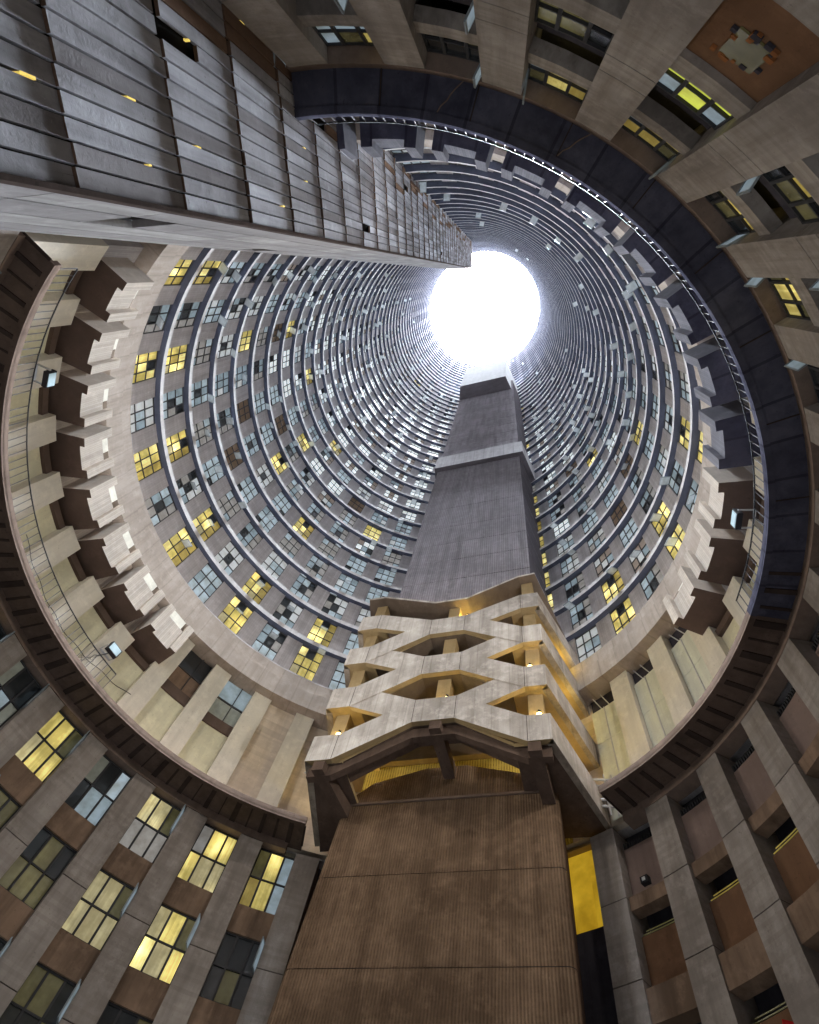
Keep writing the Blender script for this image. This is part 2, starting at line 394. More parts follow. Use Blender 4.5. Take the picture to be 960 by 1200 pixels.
LIT = {(10, 0), (10, 1), (8, 0), (8, 1), (6, 0), (6, 1), (4, 0), (4, 1), (2, 0), (2, 1), (0, 0), (0, 1), (8, 4), (4, 5), (2, 4), (8, 7), (4, 7), (0, 6),
       (-12, 0), (-12, 1), (-10, 0), (-10, 1), (-8, 0), (-8, 1), (-11, 4), (-6, 2), (-6, 3), (-6, 4), (-6, 5), (-6, 6), (-6, 7), (-6, 8), (-6, 1), (-17, 0), (-19, 0), (-16, 1), (6, 9), (3, 9), (-9, 7)}
# which windows show largest from the court
eye = Vector((0.96, -8.35, 0.0))
def shows(k, j):
    a = th_win(k); h = LEDGE0 + DH * j - 1.2
    p = P(a, RW, h); d = p - eye; nrm = Vector((-math.cos(R_(a)), -math.sin(R_(a)), 0))
    w = abs(d.normalized().dot(nrm)) / d.length_squared
    am = a % 360
    if 33 < am < 84 or 203 < am < 245: w = 0
    if j == 0 and (am > 245 and am < 325): w *= 0.3
    return w
order = sorted([(shows(k, j), k, j) for k in WK for j in range(NF)], reverse=True)
near = {(k, j) for w, k, j in order[:100]}
rest_panes, rest = MB(), MB()
for j in range(NF):
    for k in WK:
        rr = random.Random(k * 977 + j * 31 + 5)
        a = th_win(k); h = (23.58 if j == 0 else LEDGE0 + DH * (j - 1) + 0.405)
        lit = (k, j) in LIT or (j > 7 and rr.random() < 0.012)
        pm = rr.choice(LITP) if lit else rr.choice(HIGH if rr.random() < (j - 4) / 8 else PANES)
        fp_ = 0.3 if j == 0 else 0.5 if j < 7 else max(0.05, 0.42 - 0.022 * (j - 7))
        if k < -11: fp_ *= 0.35
        flap = (rr.choice(FLAPS) if j < 9 else rr.choice(FLAPS[0::4])) if rr.random() < fp_ else None
        rz = R_(a + 90)
        if (k, j) in near:
            o = bpy.data.objects.new('window', FRAME); col.objects.link(o); o.parent = tower
            o.location = P(a, RW, h + GZ); o.rotation_euler.z = rz
            if lit: o['label'] = 'window glowing yellow from a lit room'
            p = bpy.data.objects.new('pane', pm); col.objects.link(p); p.parent = o
            if flap:
                s_ = bpy.data.objects.new('open_sash', flap); col.objects.link(s_); s_.parent = o
        else:
            mtx = Matrix.Translation(P(a, RW, h)) @ Matrix.Rotation(rz, 4, 'Z')
            for me, on in ((FRAME, j < 26), (pm, True), (flap, flap is not None)):
                if not on: continue
                k0 = len(rest.v)
                rest.v += [tuple(mtx @ v.co) for v in me.vertices]
                nm = [m.name for m in me.materials]
                ids = [rest.mi(next(kk for kk, vv in M.items() if vv.name == q)) for q in nm]
                for poly in me.polygons:
                    rest.f.append(tuple(k0 + i for i in poly.vertices)); rest.m.append(ids[poly.material_index])
o = rest.build('window', tower); tag(o, kind='stuff')

# ---- middle storey of the tower between ring walkway and band
def mid_gap(a):
    a %= 360
    return 28 < a < 83 or 205 < a < 243
mb = MB(); mb.cyl(0, 360, 12.28, 12.9, 15.055, 20.945, 'plaster', seg=120, skip=(4,)); mb.build('storey_wall', tower)
for k in range(-25, 11):
    a = th_pil(k)
    if mid_gap(a): continue
    boxed = not (-9 <= k <= 3)
    q = MB()
    if boxed:
        q.cyl(a - 2.3, a + 2.3, 11.72, 12.285, 15.06, 18.55, 'pale', seg=2, skip=(4,))
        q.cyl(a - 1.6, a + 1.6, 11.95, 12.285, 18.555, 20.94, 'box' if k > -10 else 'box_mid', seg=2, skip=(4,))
    else:
        q.cyl(a - 2.05, a + 2.05, 11.85, 12.285, 15.06, 20.94, 'pale', seg=2, skip=(4,))
    q.build('pilaster', tower)
for k in WK:
    a = th_win(k)
    a0, a1 = th_pil(k) + 2.1, (th_pil(k + 1) if k < 10 else th_win(10) + 5.1) - 2.1
    if mid_gap(a): continue
    q = MB()
    if -9 <= k <= -7:           # tall milky sheets
        am = (a0 + a1) / 2
        for u0, u1 in ((a0, am), (am, a1)):
            for hh0, hh1 in ((15.06, 16.6), (16.62, 18.4), (18.42, 20.1)):
                q.cyl(u0 + 0.06, u1 - 0.06, 12.05, 12.09, hh0, hh1, 'sheet_green', seg=1)
        q.cyl(am - 0.09, am + 0.09, 12.02, 12.1, 15.06, 20.1, 'metal', seg=1)
        q.cyl(a0, a1, 12.2, 12.27, 20.1, 20.94, 'recess', seg=2)
        q.build('sheet_panel', tower)
        q = MB()
        for t in (0.3, 0.6): q.bar(P(a0 + (a1 - a0) * t, 12.1, 20.12), P(a0 + (a1 - a0) * (t + 0.25), 12.1, 20.94), 0.04, 0.04, 'metal')
        q.build('glazing_bar', tower)
    elif k in (1, 2):           # open window over a blank sheet
        q.cyl(a0, a1, 12.1, 12.16, 15.06, 18.22, 'sheet', seg=3); q.build('sheet_panel', tower)
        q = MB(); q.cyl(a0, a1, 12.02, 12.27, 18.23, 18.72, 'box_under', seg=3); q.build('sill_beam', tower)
        q = MB(); q.cyl(a0, a1, 12.2, 12.24, 18.73, 20.94, 'g1' if k == 1 else 'g2', seg=2)
        q.cyl(a0, a1, 12.16, 12.19, 18.73, 19.75, 'milk' if k == 1 else 'spandrel', seg=2)
        o = q.build('pane', tower)
        q = MB(); q.cyl(a0, a1, 12.12, 12.17, 19.72, 19.80, 'frame', seg=2)
        q.cyl(a0 + 2.4, a0 + 2.6, 12.12, 12.17, 18.73, 20.94, 'frame', seg=1); q.build('glazing_bar', tower)
    elif k == 0:
        q.cyl(a0, a1, 12.08, 12.2, 15.06, 20.94, 'plaster', seg=3); q.build('plaster_infill', tower)
    elif k == -10 or 3 <= k or k < -10:
        ab = th_box(k)
        q.cyl(a0, a1, 12.12, 12.18, 15.06, 18.2, 'sheet', seg=3); q.build('sheet_panel', tower)
        q = MB(); q.cyl(a0, a1, 11.98, 12.27, 18.21, 18.5, 'box_under', seg=3); q.build('sill_beam', tower)
        # projecting U-shaped concrete box with a notch in its front
        q = MB(); hb, ht = 18.75, 20.38
        ro, ri, rn = 12.27, 10.80, 10.98
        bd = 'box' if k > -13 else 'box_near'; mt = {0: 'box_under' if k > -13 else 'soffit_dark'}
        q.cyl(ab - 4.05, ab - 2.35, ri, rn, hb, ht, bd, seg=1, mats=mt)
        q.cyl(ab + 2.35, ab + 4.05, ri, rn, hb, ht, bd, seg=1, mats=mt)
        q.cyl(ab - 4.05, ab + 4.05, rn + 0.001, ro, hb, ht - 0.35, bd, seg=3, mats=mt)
        q.cyl(ab - 4.05, ab - 3.6, rn + 0.002, ro, ht - 0.349, ht, bd, seg=1)
        q.cyl(ab + 3.6, ab + 4.05, rn + 0.002, ro, ht - 0.349, ht, bd, seg=1)
        b = q.build('balcony_box', tower)
        q = MB(); q.cyl(ab - 2.1, ab + 2.1, rn + 0.4, rn + 0.46, ht - 0.3, 20.94, 'pale', seg=1)
        q.build('notch_upstand', b, dz=GZ)
        if k in (-17, -19, -16, -14, -20, -12):
            q = MB(); q.cyl(ab + 4.1, ab + 6.1, 12.2, 12.25, 19.2, 20.3, 'y0', seg=2); q.build('lit_pane', tower)

# ================================================================== ring walkway
GAP = [(25, 82), (206, 245)]
def arcs(step0=0):
    return [(82.2, 206.5), (245, 385)]
walk = thing('ring_walkway', 'dark ring shaped concrete walkway slab circling the court with ribbed underside', 'walkway', (0, 0, 14.95 + GZ))
mb = MB()
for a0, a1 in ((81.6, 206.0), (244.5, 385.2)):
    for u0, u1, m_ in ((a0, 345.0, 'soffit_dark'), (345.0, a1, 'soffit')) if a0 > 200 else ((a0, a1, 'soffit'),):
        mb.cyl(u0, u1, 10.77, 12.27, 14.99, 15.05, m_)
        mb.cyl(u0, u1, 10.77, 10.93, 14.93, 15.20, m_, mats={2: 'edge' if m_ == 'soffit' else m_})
mb.build('slab', walk)
mb = MB()
for a0, a1 in ((81.6, 206.0), (244.5, 385.2)):
    n = int((a1 - a0) / 2.58)
    for i in range(n + 1):
        a = a0 + (a1 - a0) * i / n
        near_ = 245 < a < 338
        if near_ and i % 4: continue
        rq = random.Random(i * 7 + int(a0)); w = (rq.uniform(.3, .55) if i % 2 else rq.uniform(.1, .25)) if not near_ else 0.06
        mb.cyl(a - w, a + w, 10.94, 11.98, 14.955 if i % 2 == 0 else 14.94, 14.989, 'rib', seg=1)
o = mb.build('rib', walk); tag(o, kind='stuff')
LC = (0.0, 0.2)
def lt(a): return a - 0.97 * math.cos(R_(a))
mb = MB()
for a0, a1 in ((84, 206.0), (244.5, 385.2)):
    mb.cyl(lt(a0), lt(a1 - (360 if a1 > 360 else 0)) + (360 if a1 > 360 else 0), 11.80, 12.3, 14.70, 14.985, 'edge', c=LC)
mb.build('edge_beam', walk)

# railing on the ring's inner edge
def railing(a0, a1, label, hgt=0.85):
    t = thing('railing', label, 'railing', P((a0 + a1) / 2, 10.85, 15.2 + GZ))
    q = MB(); n = int((a1 - a0) / 3)
    q.tube([P(a0 + (a1 - a0) * i / n, 10.85, 15.2 + hgt) for i in range(n + 1)], 0.022, 'cable', 5); q.build('top_rail', t)
    q = MB(); n = int((a1 - a0) / 1.25)
    for i in range(n + 1):
        a = a0 + (a1 - a0) * i / n
        if random.Random(i).random() < 0.06: continue
        q.bar(P(a, 10.85, 15.2), P(a + random.Random(i + 9).uniform(-.12, .12), 10.85, 15.2 + hgt), 0.02, 0.02, 'rail', up=(math.cos(R_(a)), math.sin(R_(a)), 0))
    o = q.build('baluster', t); tag(o, kind='stuff')
railing(-114, -14, 'thin pale metal railing on the near edge of the ring walkway, below the dark boxes')
railing(128, 205, 'thin railing with dark top rail on the ring walkway in front of pale left pilasters')

# ================================================================== podium (storeys below the ring)
pod = thing('podium', 'lower storeys of brown concrete pilasters and deep window bays around the court', 'building')
PR = 11.80
def th_low(k): return 90.1 + (10.3 * k if k >= 0 else 10.13 * k)
def low(q, a0, a1, r0, r1, h0, h1, m, **kw): q.cyl(a0, a1, r0, r1, h0, h1, m, c=LC, **kw)
mb = MB(); low(mb, 0, 360, 12.75, 13.9, -1.6, 14.985, 'recess', seg=120); mb.build('wall', pod)
FL = [(12.55, 14.66), (9.80, 11.68), (7.05, 8.93), (4.30, 6.18), (1.55, 3.43)]
SP = [(11.68, 12.55), (8.93, 9.80), (6.18, 7.05), (3.43, 4.30), (-1.6, 1.55)]
for k in range(-24, 12):
    a = th_low(k)
    if 33 < a % 360 < 79: continue
    a = lt(a)
    q = MB(); hw = 2.05
    hs = [-1.6, 2.57, 5.32, 8.07, 10.82, 14.685] if True else []
    if -45 < th_low(k) < 60: hs = [-1.6, 4.8, 7.5, 10.25, 12.36, 14.685]
    elif th_low(k) < -45: hs = [-1.6, 5.0, 7.8, 10.65, 11.35, 14.685]
    for h0, h1 in zip(hs, hs[1:]):
        low(q, a - hw, a + hw, PR, 12.76, h0 + 0.018, h1 - 0.012, 'pil', seg=2, skip=(4,))
        low(q, a - hw + 0.05, a + hw - 0.05, PR + 0.025, 12.76, h1 - 0.012, h1 + 0.018, 'rib', seg=2, skip=(4,))
    q.build('pilaster', pod)

def bay_window(am, half, h0, h1, style, rr):
    """frame with three lights over three; returns nothing"""
    rg = 12.14
    q = MB(); t = 0.16
    xs = [am - half, am - half + 2 * half * 0.3, am + half * 0.38, am + half]
    zm = h0 + (h1 - h0) * 0.48
    for x in xs: low(q, x - t, x + t, rg - 0.05, rg + 0.03, h0, h1, 'frame', seg=1)
    for zz in (h0, zm, h1 - 0.05): low(q, am - half, am + half, rg - 0.045, rg + 0.025, zz, zz + 0.05, 'frame', seg=2)
    f = q.build('window', pod)
    q = MB()
    pal = {'cream': ['y3', 'y3', 'y3', 'y0', 'g3'], 'bright': ['y0', 'y1', 'y3', 'y0'], 'dim': ['olive', 'olive', 'y2', 'g2'],
           'blue': ['milk', 'g1', 'g0', 'g2'], 'dark': ['olive', 'g2', 'g2'], 'gold': ['y2', 'y0', 'olive', 'g1'], 'green': ['yg', 'yg', 'yg', 'g1']}[style]
    op = None
    for i in range(3):
        for lv, (z0, z1) in enumerate(((h0, zm), (zm, h1))):
            m = rr.choice(pal)
            if lv == 1 and i == (2 if rr.random() < 0.6 else 0) and op is None:
                op = (i, z0, z1); m = 'g2' if style not in ('bright', 'cream', 'gold') else 'olive'
            low(q, xs[i], xs[i + 1], rg, rg + 0.012, z0, z1, m, seg=1)
    q.build('pane', f)
    if op:
        i, z0, z1 = op; q = MB()
        a_h = xs[i + 1] if i == 2 else xs[i]
        sgn = -1 if i == 2 else 1
        # side-hung sash standing open into the court
        p = Vector((*(Vector((LC[0], LC[1], 0)) + P(a_h, rg - 0.06, 0)).xy, 0)); d = Vector((-math.cos(R_(a_h)), -math.sin(R_(a_h)), 0)) * 0.42
        tn = Vector((-math.sin(R_(a_h)), math.cos(R_(a_h)), 0)) * 0.10 * sgn
        e = p + d + tn
        q.hexa([Vector((p.x, p.y, z0 + .06)), Vector((e.x, e.y, z0 + .06)), Vector((e.x + .012, e.y + .012, z0 + .06)), Vector((p.x + .012, p.y + .012, z0 + .06)),
                Vector((p.x, p.y, z1 - .06)), Vector((e.x, e.y, z1 - .06)), Vector((e.x + .012, e.y + .012, z1 - .06)), Vector((p.x + .012, p.y + .012, z1 - .06))], 'g1')
        for zz in (z0 + .06, z1 - .06): q.bar((p.x, p.y, zz), (e.x, e.y, zz), .035, .035, 'frame_pale')
        q.bar((e.x, e.y, z0 + .06), (e.x, e.y, z1 - .06), .035, .035, 'frame_pale', up=(1, 0, 0))
        q.build('open_sash', f)

STY = {(-1, 0): 'gold', (-1, 1): 'dark', (0, 0): 'cream', (0, 1): 'bright', (1, 0): 'cream', (1, 1): 'cream', (2, 0): 'blue', (2, 1): 'dim', (3, 0): 'bright', (3, 1): 'dark', (4, 0): 'blue', (4, 1): 'dark', (0, 2): 'dark', (1, 2): 'dark'}
for k in range(-24, 11):
    A0, A1 = th_low(k), th_low(k + 1)
    am0 = (A0 + A1) / 2
    if 31 < am0 % 360 < 83: continue
    a0, a1 = lt(A0) + 2.06, lt(A1) - 2.06
    am = (a0 + a1) / 2; half = (a1 - a0) / 2
    rr = random.Random(k + 100)
    if -38 < am0 < 31:                    # blank infill bays on the right
        for j, ((h0, h1), (s0, s1)) in enumerate(zip(FL, SP)):
            top = 14.66 if j == 0 else SP[j - 1][0] + 0.35
            q = MB()
            low(q, a0, a1, 12.20, 12.30, h0 - 0.1, top - 0.55, 'mauve' if j == 0 else 'rust', seg=2); q.build('infill_panel', pod)
            q = MB()
            for i in range(14 if j == 0 else 2):
                if j == 0:
                    x = a0 + (a1 - a0) * (i + .5) / 14
                    low(q, x - 0.09, x + 0.09, 12.2, 12.3, top - 0.53, top - 0.33, 'frame', seg=1)
                else:
                    low(q, a0 + 0.3, a1 - 0.3 - 0.5 * i, 12.20 + 0.01 * i, 12.22 + 0.01 * i, top - 0.52 + 0.08 * i, top - 0.50 + 0.08 * i, 'y2' if j == 1 and k in (-8, -9, -10) else 'olive', seg=2)
            q.build('louvre', pod)
            q = MB(); low(q, a0, a1, 11.93, 12.32, s0 + 0.36, s1 - 0.12, 'spandrel', seg=2) if j == 0 else low(q, a0, a1, 11.86, 12.32, s0 + 0.36, s1 + 0.25, 'spandrel', seg=2)
            q.build('spandrel', pod)
    else:
        back = am0 < -38 or am0 > 200
        for j, ((h0, h1), (s0, s1)) in enumerate(zip(FL, SP)):
            st = STY.get((k, j)) or rr.choice(['dark', 'dim', 'dark', 'gold', 'dim'] if not back else ['dark', 'gold', 'dim', 'gold', 'dark'])
            if back and j == 1 and k == -17: st = 'green'
            if back and j == 0 and k in (-18, -20): st = 'gold'
            if back:
                q = MB(); low(q, a0, a1, 11.96, 12.2, s1 + 0.1, s1 + 0.62, 'beam_near', seg=2); q.build('spandrel', pod)
                q = MB(); low(q, a0, a1, 12.3, 12.4, s0, s1, 'recess', seg=2); q.build('recess_panel', pod)
            else:
                q = MB(); low(q, a0, a1, 12.02, 12.4, s0, s1, 'spandrel', seg=2); q.build('spandrel', pod)
            if back and k == -17 and j == 2:      # broken wall with a small grimy pane
                q = MB(); low(q, a0, a1, 12.06, 12.2, 7.2, 9.95, 'rust', seg=3); q.build('infill_panel', pod)
                q = MB(); c_, w_, hc, hh_ = (a0 + a1) / 2, 1.15, 9.0, 0.36
                low(q, c_ - w_, c_ + w_, 12.03, 12.055, hc - hh_, hc + hh_, 'olive', seg=1)
                for t_ in range(26):
                    x_ = c_ + rr.uniform(-1.7, 1.7); z_ = hc + rr.choice([-1, 1]) * hh_ + rr.gauss(0, .12) if rr.random() < .6 else hc + rr.uniform(-.4, .4)
                    if abs(x_ - c_) < w_ * .9 and abs(z_ - hc) < hh_ * .8: continue
                    d_ = rr.uniform(.08, .3); low(q, x_ - d_, x_ + d_, 12.012 + .0005 * t_, 12.056, z_ - .1 * d_ - .02, z_ + .12 * d_ + .03, rr.choice(['rust_chip', 'recess', 'rust_chip']), seg=1)
                q.build('window', pod); continue
            if j < 4: bay_window(am, half, h0 if not back else h0 + 0.63, h1, st, rr)
            else:
                q = MB(); low(q, a0, a1, 12.2, 12.3, 1.55, 3.43, 'rust', seg=2); q.build('infill_panel', pod)
# amber lit opening beside the lift shaft
q = MB(); low(q, lt(30.6), lt(37.5), 12.55, 12.6, 12.2, 15.3, 'amber', seg=2); low(q, lt(32), lt(33.5), 12.4, 12.54, 12.2, 13.9, 'amber', seg=1)
low(q, lt(31), lt(37), 12.3, 12.54, 14.9, 15.0, 'ochre', seg=1)
o = q.build('lit_opening', pod)
q = MB(); low(q, lt(30.6), lt(39), 12.2, 12.75, -1.6, 12.15, 'recess', seg=3); q.build('side_wall', pod)

# ================================================================== lift tower
TA = 56.0
nx, ny = math.cos(R_(TA)), math.sin(R_(TA)); lx, ly = math.sin(R_(TA)), -math.cos(R_(TA))
def T(s, d, h): return Vector((nx * d + lx * s, ny * d + ly * s, h))
lift = thing('lift_tower', 'tall rectangular concrete lift shaft standing inside the round court with zigzag gallery below', 'tower', (nx * 10, ny * 10, 0))
def tbox(q, s0, s1, d0, d1, h0, h1, m, taper=0.0, mats=None, skip=()):
    q.hexa([T(s0, d0, h0), T(s0 - taper, d1, h0), T(s1 + taper, d1, h0), T(s1, d0, h0), T(s0, d0, h1), T(s0 - taper, d1, h1), T(s1 + taper, d1, h1), T(s1, d0, h1)], m, skip, mats)
# lower shaft with rounded corners
def shaft_ring(s0, s1, d0, d1, r, taper, h):
    pts = [T(s0 - taper, d1, h)]
    for i in range(6):
        t = math.pi / 2 * i / 5; pts.append(T(s0 + r - r * math.cos(t), d0 + r - r * math.sin(t), h))
    for i in range(6):
        t = math.pi / 2 * i / 5; pts.append(T(s1 - r + r * math.sin(t), d0 + r - r * math.cos(t), h))
    pts.append(T(s1 - 0.15, d1, h)); return pts
def loft(q, rings, m, mats=None):
    n = len(rings[0])
    for a, b in zip(rings, rings[1:]):
        for i in range(n - 1):
            q.face([a[i], a[i + 1], b[i + 1], b[i]], (mats or {}).get(i, m))
        q.face([a[n - 1], a[0], b[0], b[n - 1]], m)
    q.face(rings[-1], m)
ls = lambda h: -3.10 - (15 - h) * 0.055
q = MB(); joints = [-1.6, 1.9, 4.5, 7.1, 9.72, 12.32, 14.95]
for h0, h1 in zip(joints, joints[1:]):
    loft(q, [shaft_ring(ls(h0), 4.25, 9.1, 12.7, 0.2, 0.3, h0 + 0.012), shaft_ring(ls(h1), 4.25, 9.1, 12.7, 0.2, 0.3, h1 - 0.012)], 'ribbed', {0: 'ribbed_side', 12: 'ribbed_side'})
    loft(q, [shaft_ring(ls(h1) + .015, 4.235, 9.115, 12.7, 0.2, 0.3, h1 - 0.012), shaft_ring(ls(h1) + .015, 4.235, 9.115, 12.7, 0.2, 0.3, h1 + 0.012)], 'rib')
q.build('lower_shaft', lift)
q = MB(); tbox(q, -3.0, 4.1, 9.06, 12.6, 14.975, 15.06, 'edge'); q.build('string_course', lift)
q = MB()   # set back ribbed head under the stair soffits
for s0, s1, z0, z1 in ((-3.0, -2.2, 15.3, 16.0), (-2.2, -0.3, 16.0, 16.5), (-0.3, 1.2, 16.5, 16.5), (1.2, 3.2, 16.5, 15.9), (3.2, 4.0, 15.9, 15.5)):
    q.hexa([T(s0, 9.12, 15.06), T(s0, 9.5, 15.06), T(s1, 9.5, 15.06), T(s1, 9.12, 15.06), T(s0, 9.2, z0), T(s0, 9.5, z0), T(s1, 9.5, z1), T(s1, 9.2, z1)], 'ribbed')
q.build('ribbed_head', lift)
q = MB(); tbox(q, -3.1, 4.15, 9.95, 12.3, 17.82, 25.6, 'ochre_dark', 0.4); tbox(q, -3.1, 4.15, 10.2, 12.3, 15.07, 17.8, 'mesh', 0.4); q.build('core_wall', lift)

# zigzag parapet lattice in the plane d = 7.03
E0 = [15.0, 17.65, 20.4, 23.02]; C0 = [16.42, 19.12, 21.9]
SL, SF, S1, S2, SR0, SR = -3.85, -2.90, -0.30, 1.20, 3.65, 4.43
SX0, SX1 = -1.58, 2.40            # where the bands cross
PH = 1.17
q = MB(); D0, D1 = 7.03, 7.23
def band(pts, mat='gallery'):
    """pts: (s, bottom, top)"""
    for (sa, ba, ta), (sb, bb, tb) in zip(pts, pts[1:]):
        q.face([T(sa, D0, ba), T(sb, D0, bb), T(sb, D0, tb), T(sa, D0, ta)], mat)
        q.face([T(sb, D1, bb), T(sa, D1, ba), T(sa, D1, ta), T(sb, D1, tb)], mat)
        q.face([T(sa, D1, ba), T(sb, D1, bb), T(sb, D0, bb), T(sa, D0, ba)], 'ochre')
        q.face([T(sa, D0, ta), T(sb, D0, tb), T(sb, D1, tb), T(sa, D1, ta)], mat)
    for (s, b, t), f in ((pts[0], 1), (pts[-1], 0)):
        w = [T(s, D0, b), T(s, D0, t), T(s, D1, t), T(s, D1, b)]
        q.face(w if f else w[::-1], mat)
def node(seq): band(seq)
# end landings and centre landings, joined by merged crossing pieces
for i, e in enumerate(E0):
    band([(SL, e, e + PH), (SF, e, e + PH)]); band([(SR0, e, e + PH), (SR, e, e + PH)])
for i, c in enumerate(C0):
    band([(S1, c, c + PH), (S2, c, c + PH)])
def crossing(sa, sx0, sx1, sb, ends, cents):
    pass
def flights(s_end, s_c, s_x):
    """solid between an end landing edge (s_end) and a centre landing edge (s_c): band from E[i] to C[i] and C[i] to E[i+1], merged where they overlap"""
    rev = s_end > s_c
    n = 8
    for i in range(n):
        ta, tb = i / n, (i + 1) / n
        iv = []
        for t in (ta, tb):
            s = s_end + (s_c - s_end) * t
            r = []
            for k in range(len(C0)):
                up = E0[k] + (C0[k] - E0[k]) * t; r.append((up, up + PH, k, 0))
                dn = E0[k + 1] + (C0[k] - E0[k + 1]) * t; r.append((dn, dn + PH, k, 1))
            iv.append((s, r))
        (sa, ra), (sb, rb) = iv
        # each flight as its own thin strip, the descending ones 3 mm behind
        for x, y in zip(ra, rb):
            off = 0.003 if x[3] else 0.0
            global D0
            keep = D0; D0 = 7.03 + off
            if rev: band2(sb, sa, y, x)
            else: band2(sa, sb, x, y)
            D0 = keep
def band2(sa, sb, x, y):
    q.face([T(sa, D0, x[0]), T(sb, D0, y[0]), T(sb, D0, y[1]), T(sa, D0, x[1])], 'gallery')
    dd = D1 + (D0 - 7.03)
    q.face([T(sb, dd, y[0]), T(sa, dd, x[0]), T(sa, dd, x[1]), T(sb, dd, y[1])], 'gallery')
    q.face([T(sa, dd, x[0]), T(sb, dd, y[0]), T(sb, D0, y[0]), T(sa, D0, x[0])], 'ochre')
    q.face([T(sa, D0, x[1]), T(sb, D0, y[1]), T(sb, dd, y[1]), T(sa, dd, x[1])], 'gallery')
flights(SF, S1, SX0); flights(SR0, S2, SX1)
for s_ in (SF - .02, S1 - .02, S2, SR0):
    for b_ in (E0 if s_ in (SF - .02, SR0) else C0):
        q.hexa([T(s_, 7.026, b_ + .02), T(s_, 7.04, b_ + .02), T(s_ + .02, 7.04, b_ + .02), T(s_ + .02, 7.026, b_ + .02), T(s_, 7.026, b_ + PH - .02), T(s_, 7.04, b_ + PH - .02), T(s_ + .02, 7.04, b_ + PH - .02), T(s_ + .02, 7.026, b_ + PH - .02)], 'rib')
q.build('zigzag_parapet', lift)
# side parapets running back to the drum
for e in E0:
    q = MB()
    for s0, s1 in ((SR, 5.75),):
        q.hexa([T(s0 - .2, 7.24, e), T(s1 - .2, 11.0, e), T(s1, 11.0, e), T(s0, 7.03, e), T(s0 - .2, 7.24, e + PH), T(s1 - .2, 11.0, e + PH), T(s1, 11.0, e + PH), T(s0, 7.03, e + PH)], 'gallery')
    q.build('side_parapet', lift)
    q = MB()
    q.hexa([T(SL, 7.03, e), T(-4.7, 10.9, e), T(-4.5, 10.9, e), T(SL + .2, 7.24, e), T(SL, 7.03, e + PH), T(-4.7, 10.9, e + PH), T(-4.5, 10.9, e + PH), T(SL + .2, 7.24, e + PH)], 'gallery')
    q.build('side_parapet', lift)
# landing slabs and stair slabs
for i, e in enumerate(E0):
    q = MB(); mt = {0: 'ochre' if i else 'soffit'}
    q.hexa([T(SR0 - .45, 7.24, e + .02), T(SR0 - .45, 11.2, e + .02), T(5.7, 11.2, e + .02), T(SR - .2, 7.24, e + .02),
            T(SR0 - .45, 7.24, e + .17), T(SR0 - .45, 11.2, e + .17), T(5.7, 11.2, e + .17), T(SR - .2, 7.24, e + .17)], 'ochre', mats=mt)
    q.build('landing', lift); q = MB()
    q.hexa([T(SL + .2, 7.24, e + .02), T(-4.6, 11.2, e + .02), T(SF + .35, 11.2, e + .02), T(SF + .35, 7.24, e + .02),
            T(SL + .2, 7.24, e + .17), T(-4.6, 11.2, e + .17), T(SF + .35, 11.2, e + .17), T(SF + .35, 7.24, e + .17)], 'ochre', mats=mt)
    q.build('landing', lift)
for i, c in enumerate(C0):
    q = MB(); mt = {0: 'ochre_dark' if i else 'soffit'}
    dk = 9.3 if i else 8.15
    tbox(q, S1, S2, 7.24, 9.9 if i else 8.15, c + .02, c + .17, 'ochre', mats=mt)
    for (sa, sb) in ((SF + .36, S1), (SR0 - .46, S2)):
        ea = E0[i] + .05
        a, b = (sa, sb) if sa < sb else (sb, sa)
        za, zb = (ea, c + .02) if sa < sb else (c + .02, ea)
        q.hexa([T(a, 7.24, za), T(a, dk, za), T(b, dk, zb), T(b, 7.24, zb), T(a, 7.24, za + .15), T(a, dk, za + .15), T(b, dk, zb + .15), T(b, 7.24, zb + .15)], 'ochre', mats=mt)
        if i == 0: continue
        e2 = E0[i + 1] + .02
        za, zb = (e2, c + .05) if sa < sb else (c + .05, e2)
        q.hexa([T(a, 8.6, za), T(a, 9.9, za), T(b, 9.9, zb), T(b, 8.6, zb), T(a, 8.6, za + .15), T(a, 9.9, za + .15), T(b, 9.9, zb + .15), T(b, 8.6, zb + .15)], 'ochre', mats={0: 'ochre_dark'})
    q.build('stair_flight', lift)
# columns behind the parapets
for s in (-3.25, 0.55, 3.95):
    q = MB(); tbox(q, s - .26, s + .26, 7.42, 7.95, 16.6 if s == 0.55 else 15.2, 25.9 if s > 3 else 25.7 if s < 0 else 24.6, 'ochre'); q.build('column', lift)
# bracket beams under the lowest gallery
for s, h, s2 in ((-3.3, 14.98, -2.95), (0.55, 16.40, 0.62), (3.85, 14.98, 3.95)):
    q = MB(); q.hexa([T(s - .2, 7.06, h - .38), T(s2 - .2, 9.2, h - .5), T(s2 + .2, 9.2, h - .5), T(s + .2, 7.06, h - .38), T(s - .2, 7.06, h), T(s2 - .2, 9.2, h), T(s2 + .2, 9.2, h), T(s + .2, 7.06, h)], 'soffit')
    q.build('bracket_beam', lift)
# beams under the inclined soffit
q = MB()
for sa, za, sb, zb in ((SL + .1, 14.98, -2.9, 14.98), (-2.9, 14.98, S1, 16.38), (S1, 16.38, S2, 16.38), (S2, 16.38, 3.6, 14.98), (3.6, 14.98, 4.35, 14.98)):
    q.hexa([T(sa, 7.3, za - .42), T(sa, 7.55, za - .42), T(sb, 7.55, zb - .42), T(sb, 7.3, zb - .42), T(sa, 7.3, za), T(sa, 7.55, za), T(sb, 7.55, zb), T(sb, 7.3, zb)], 'soffit')
q.build('soffit_beam', lift)
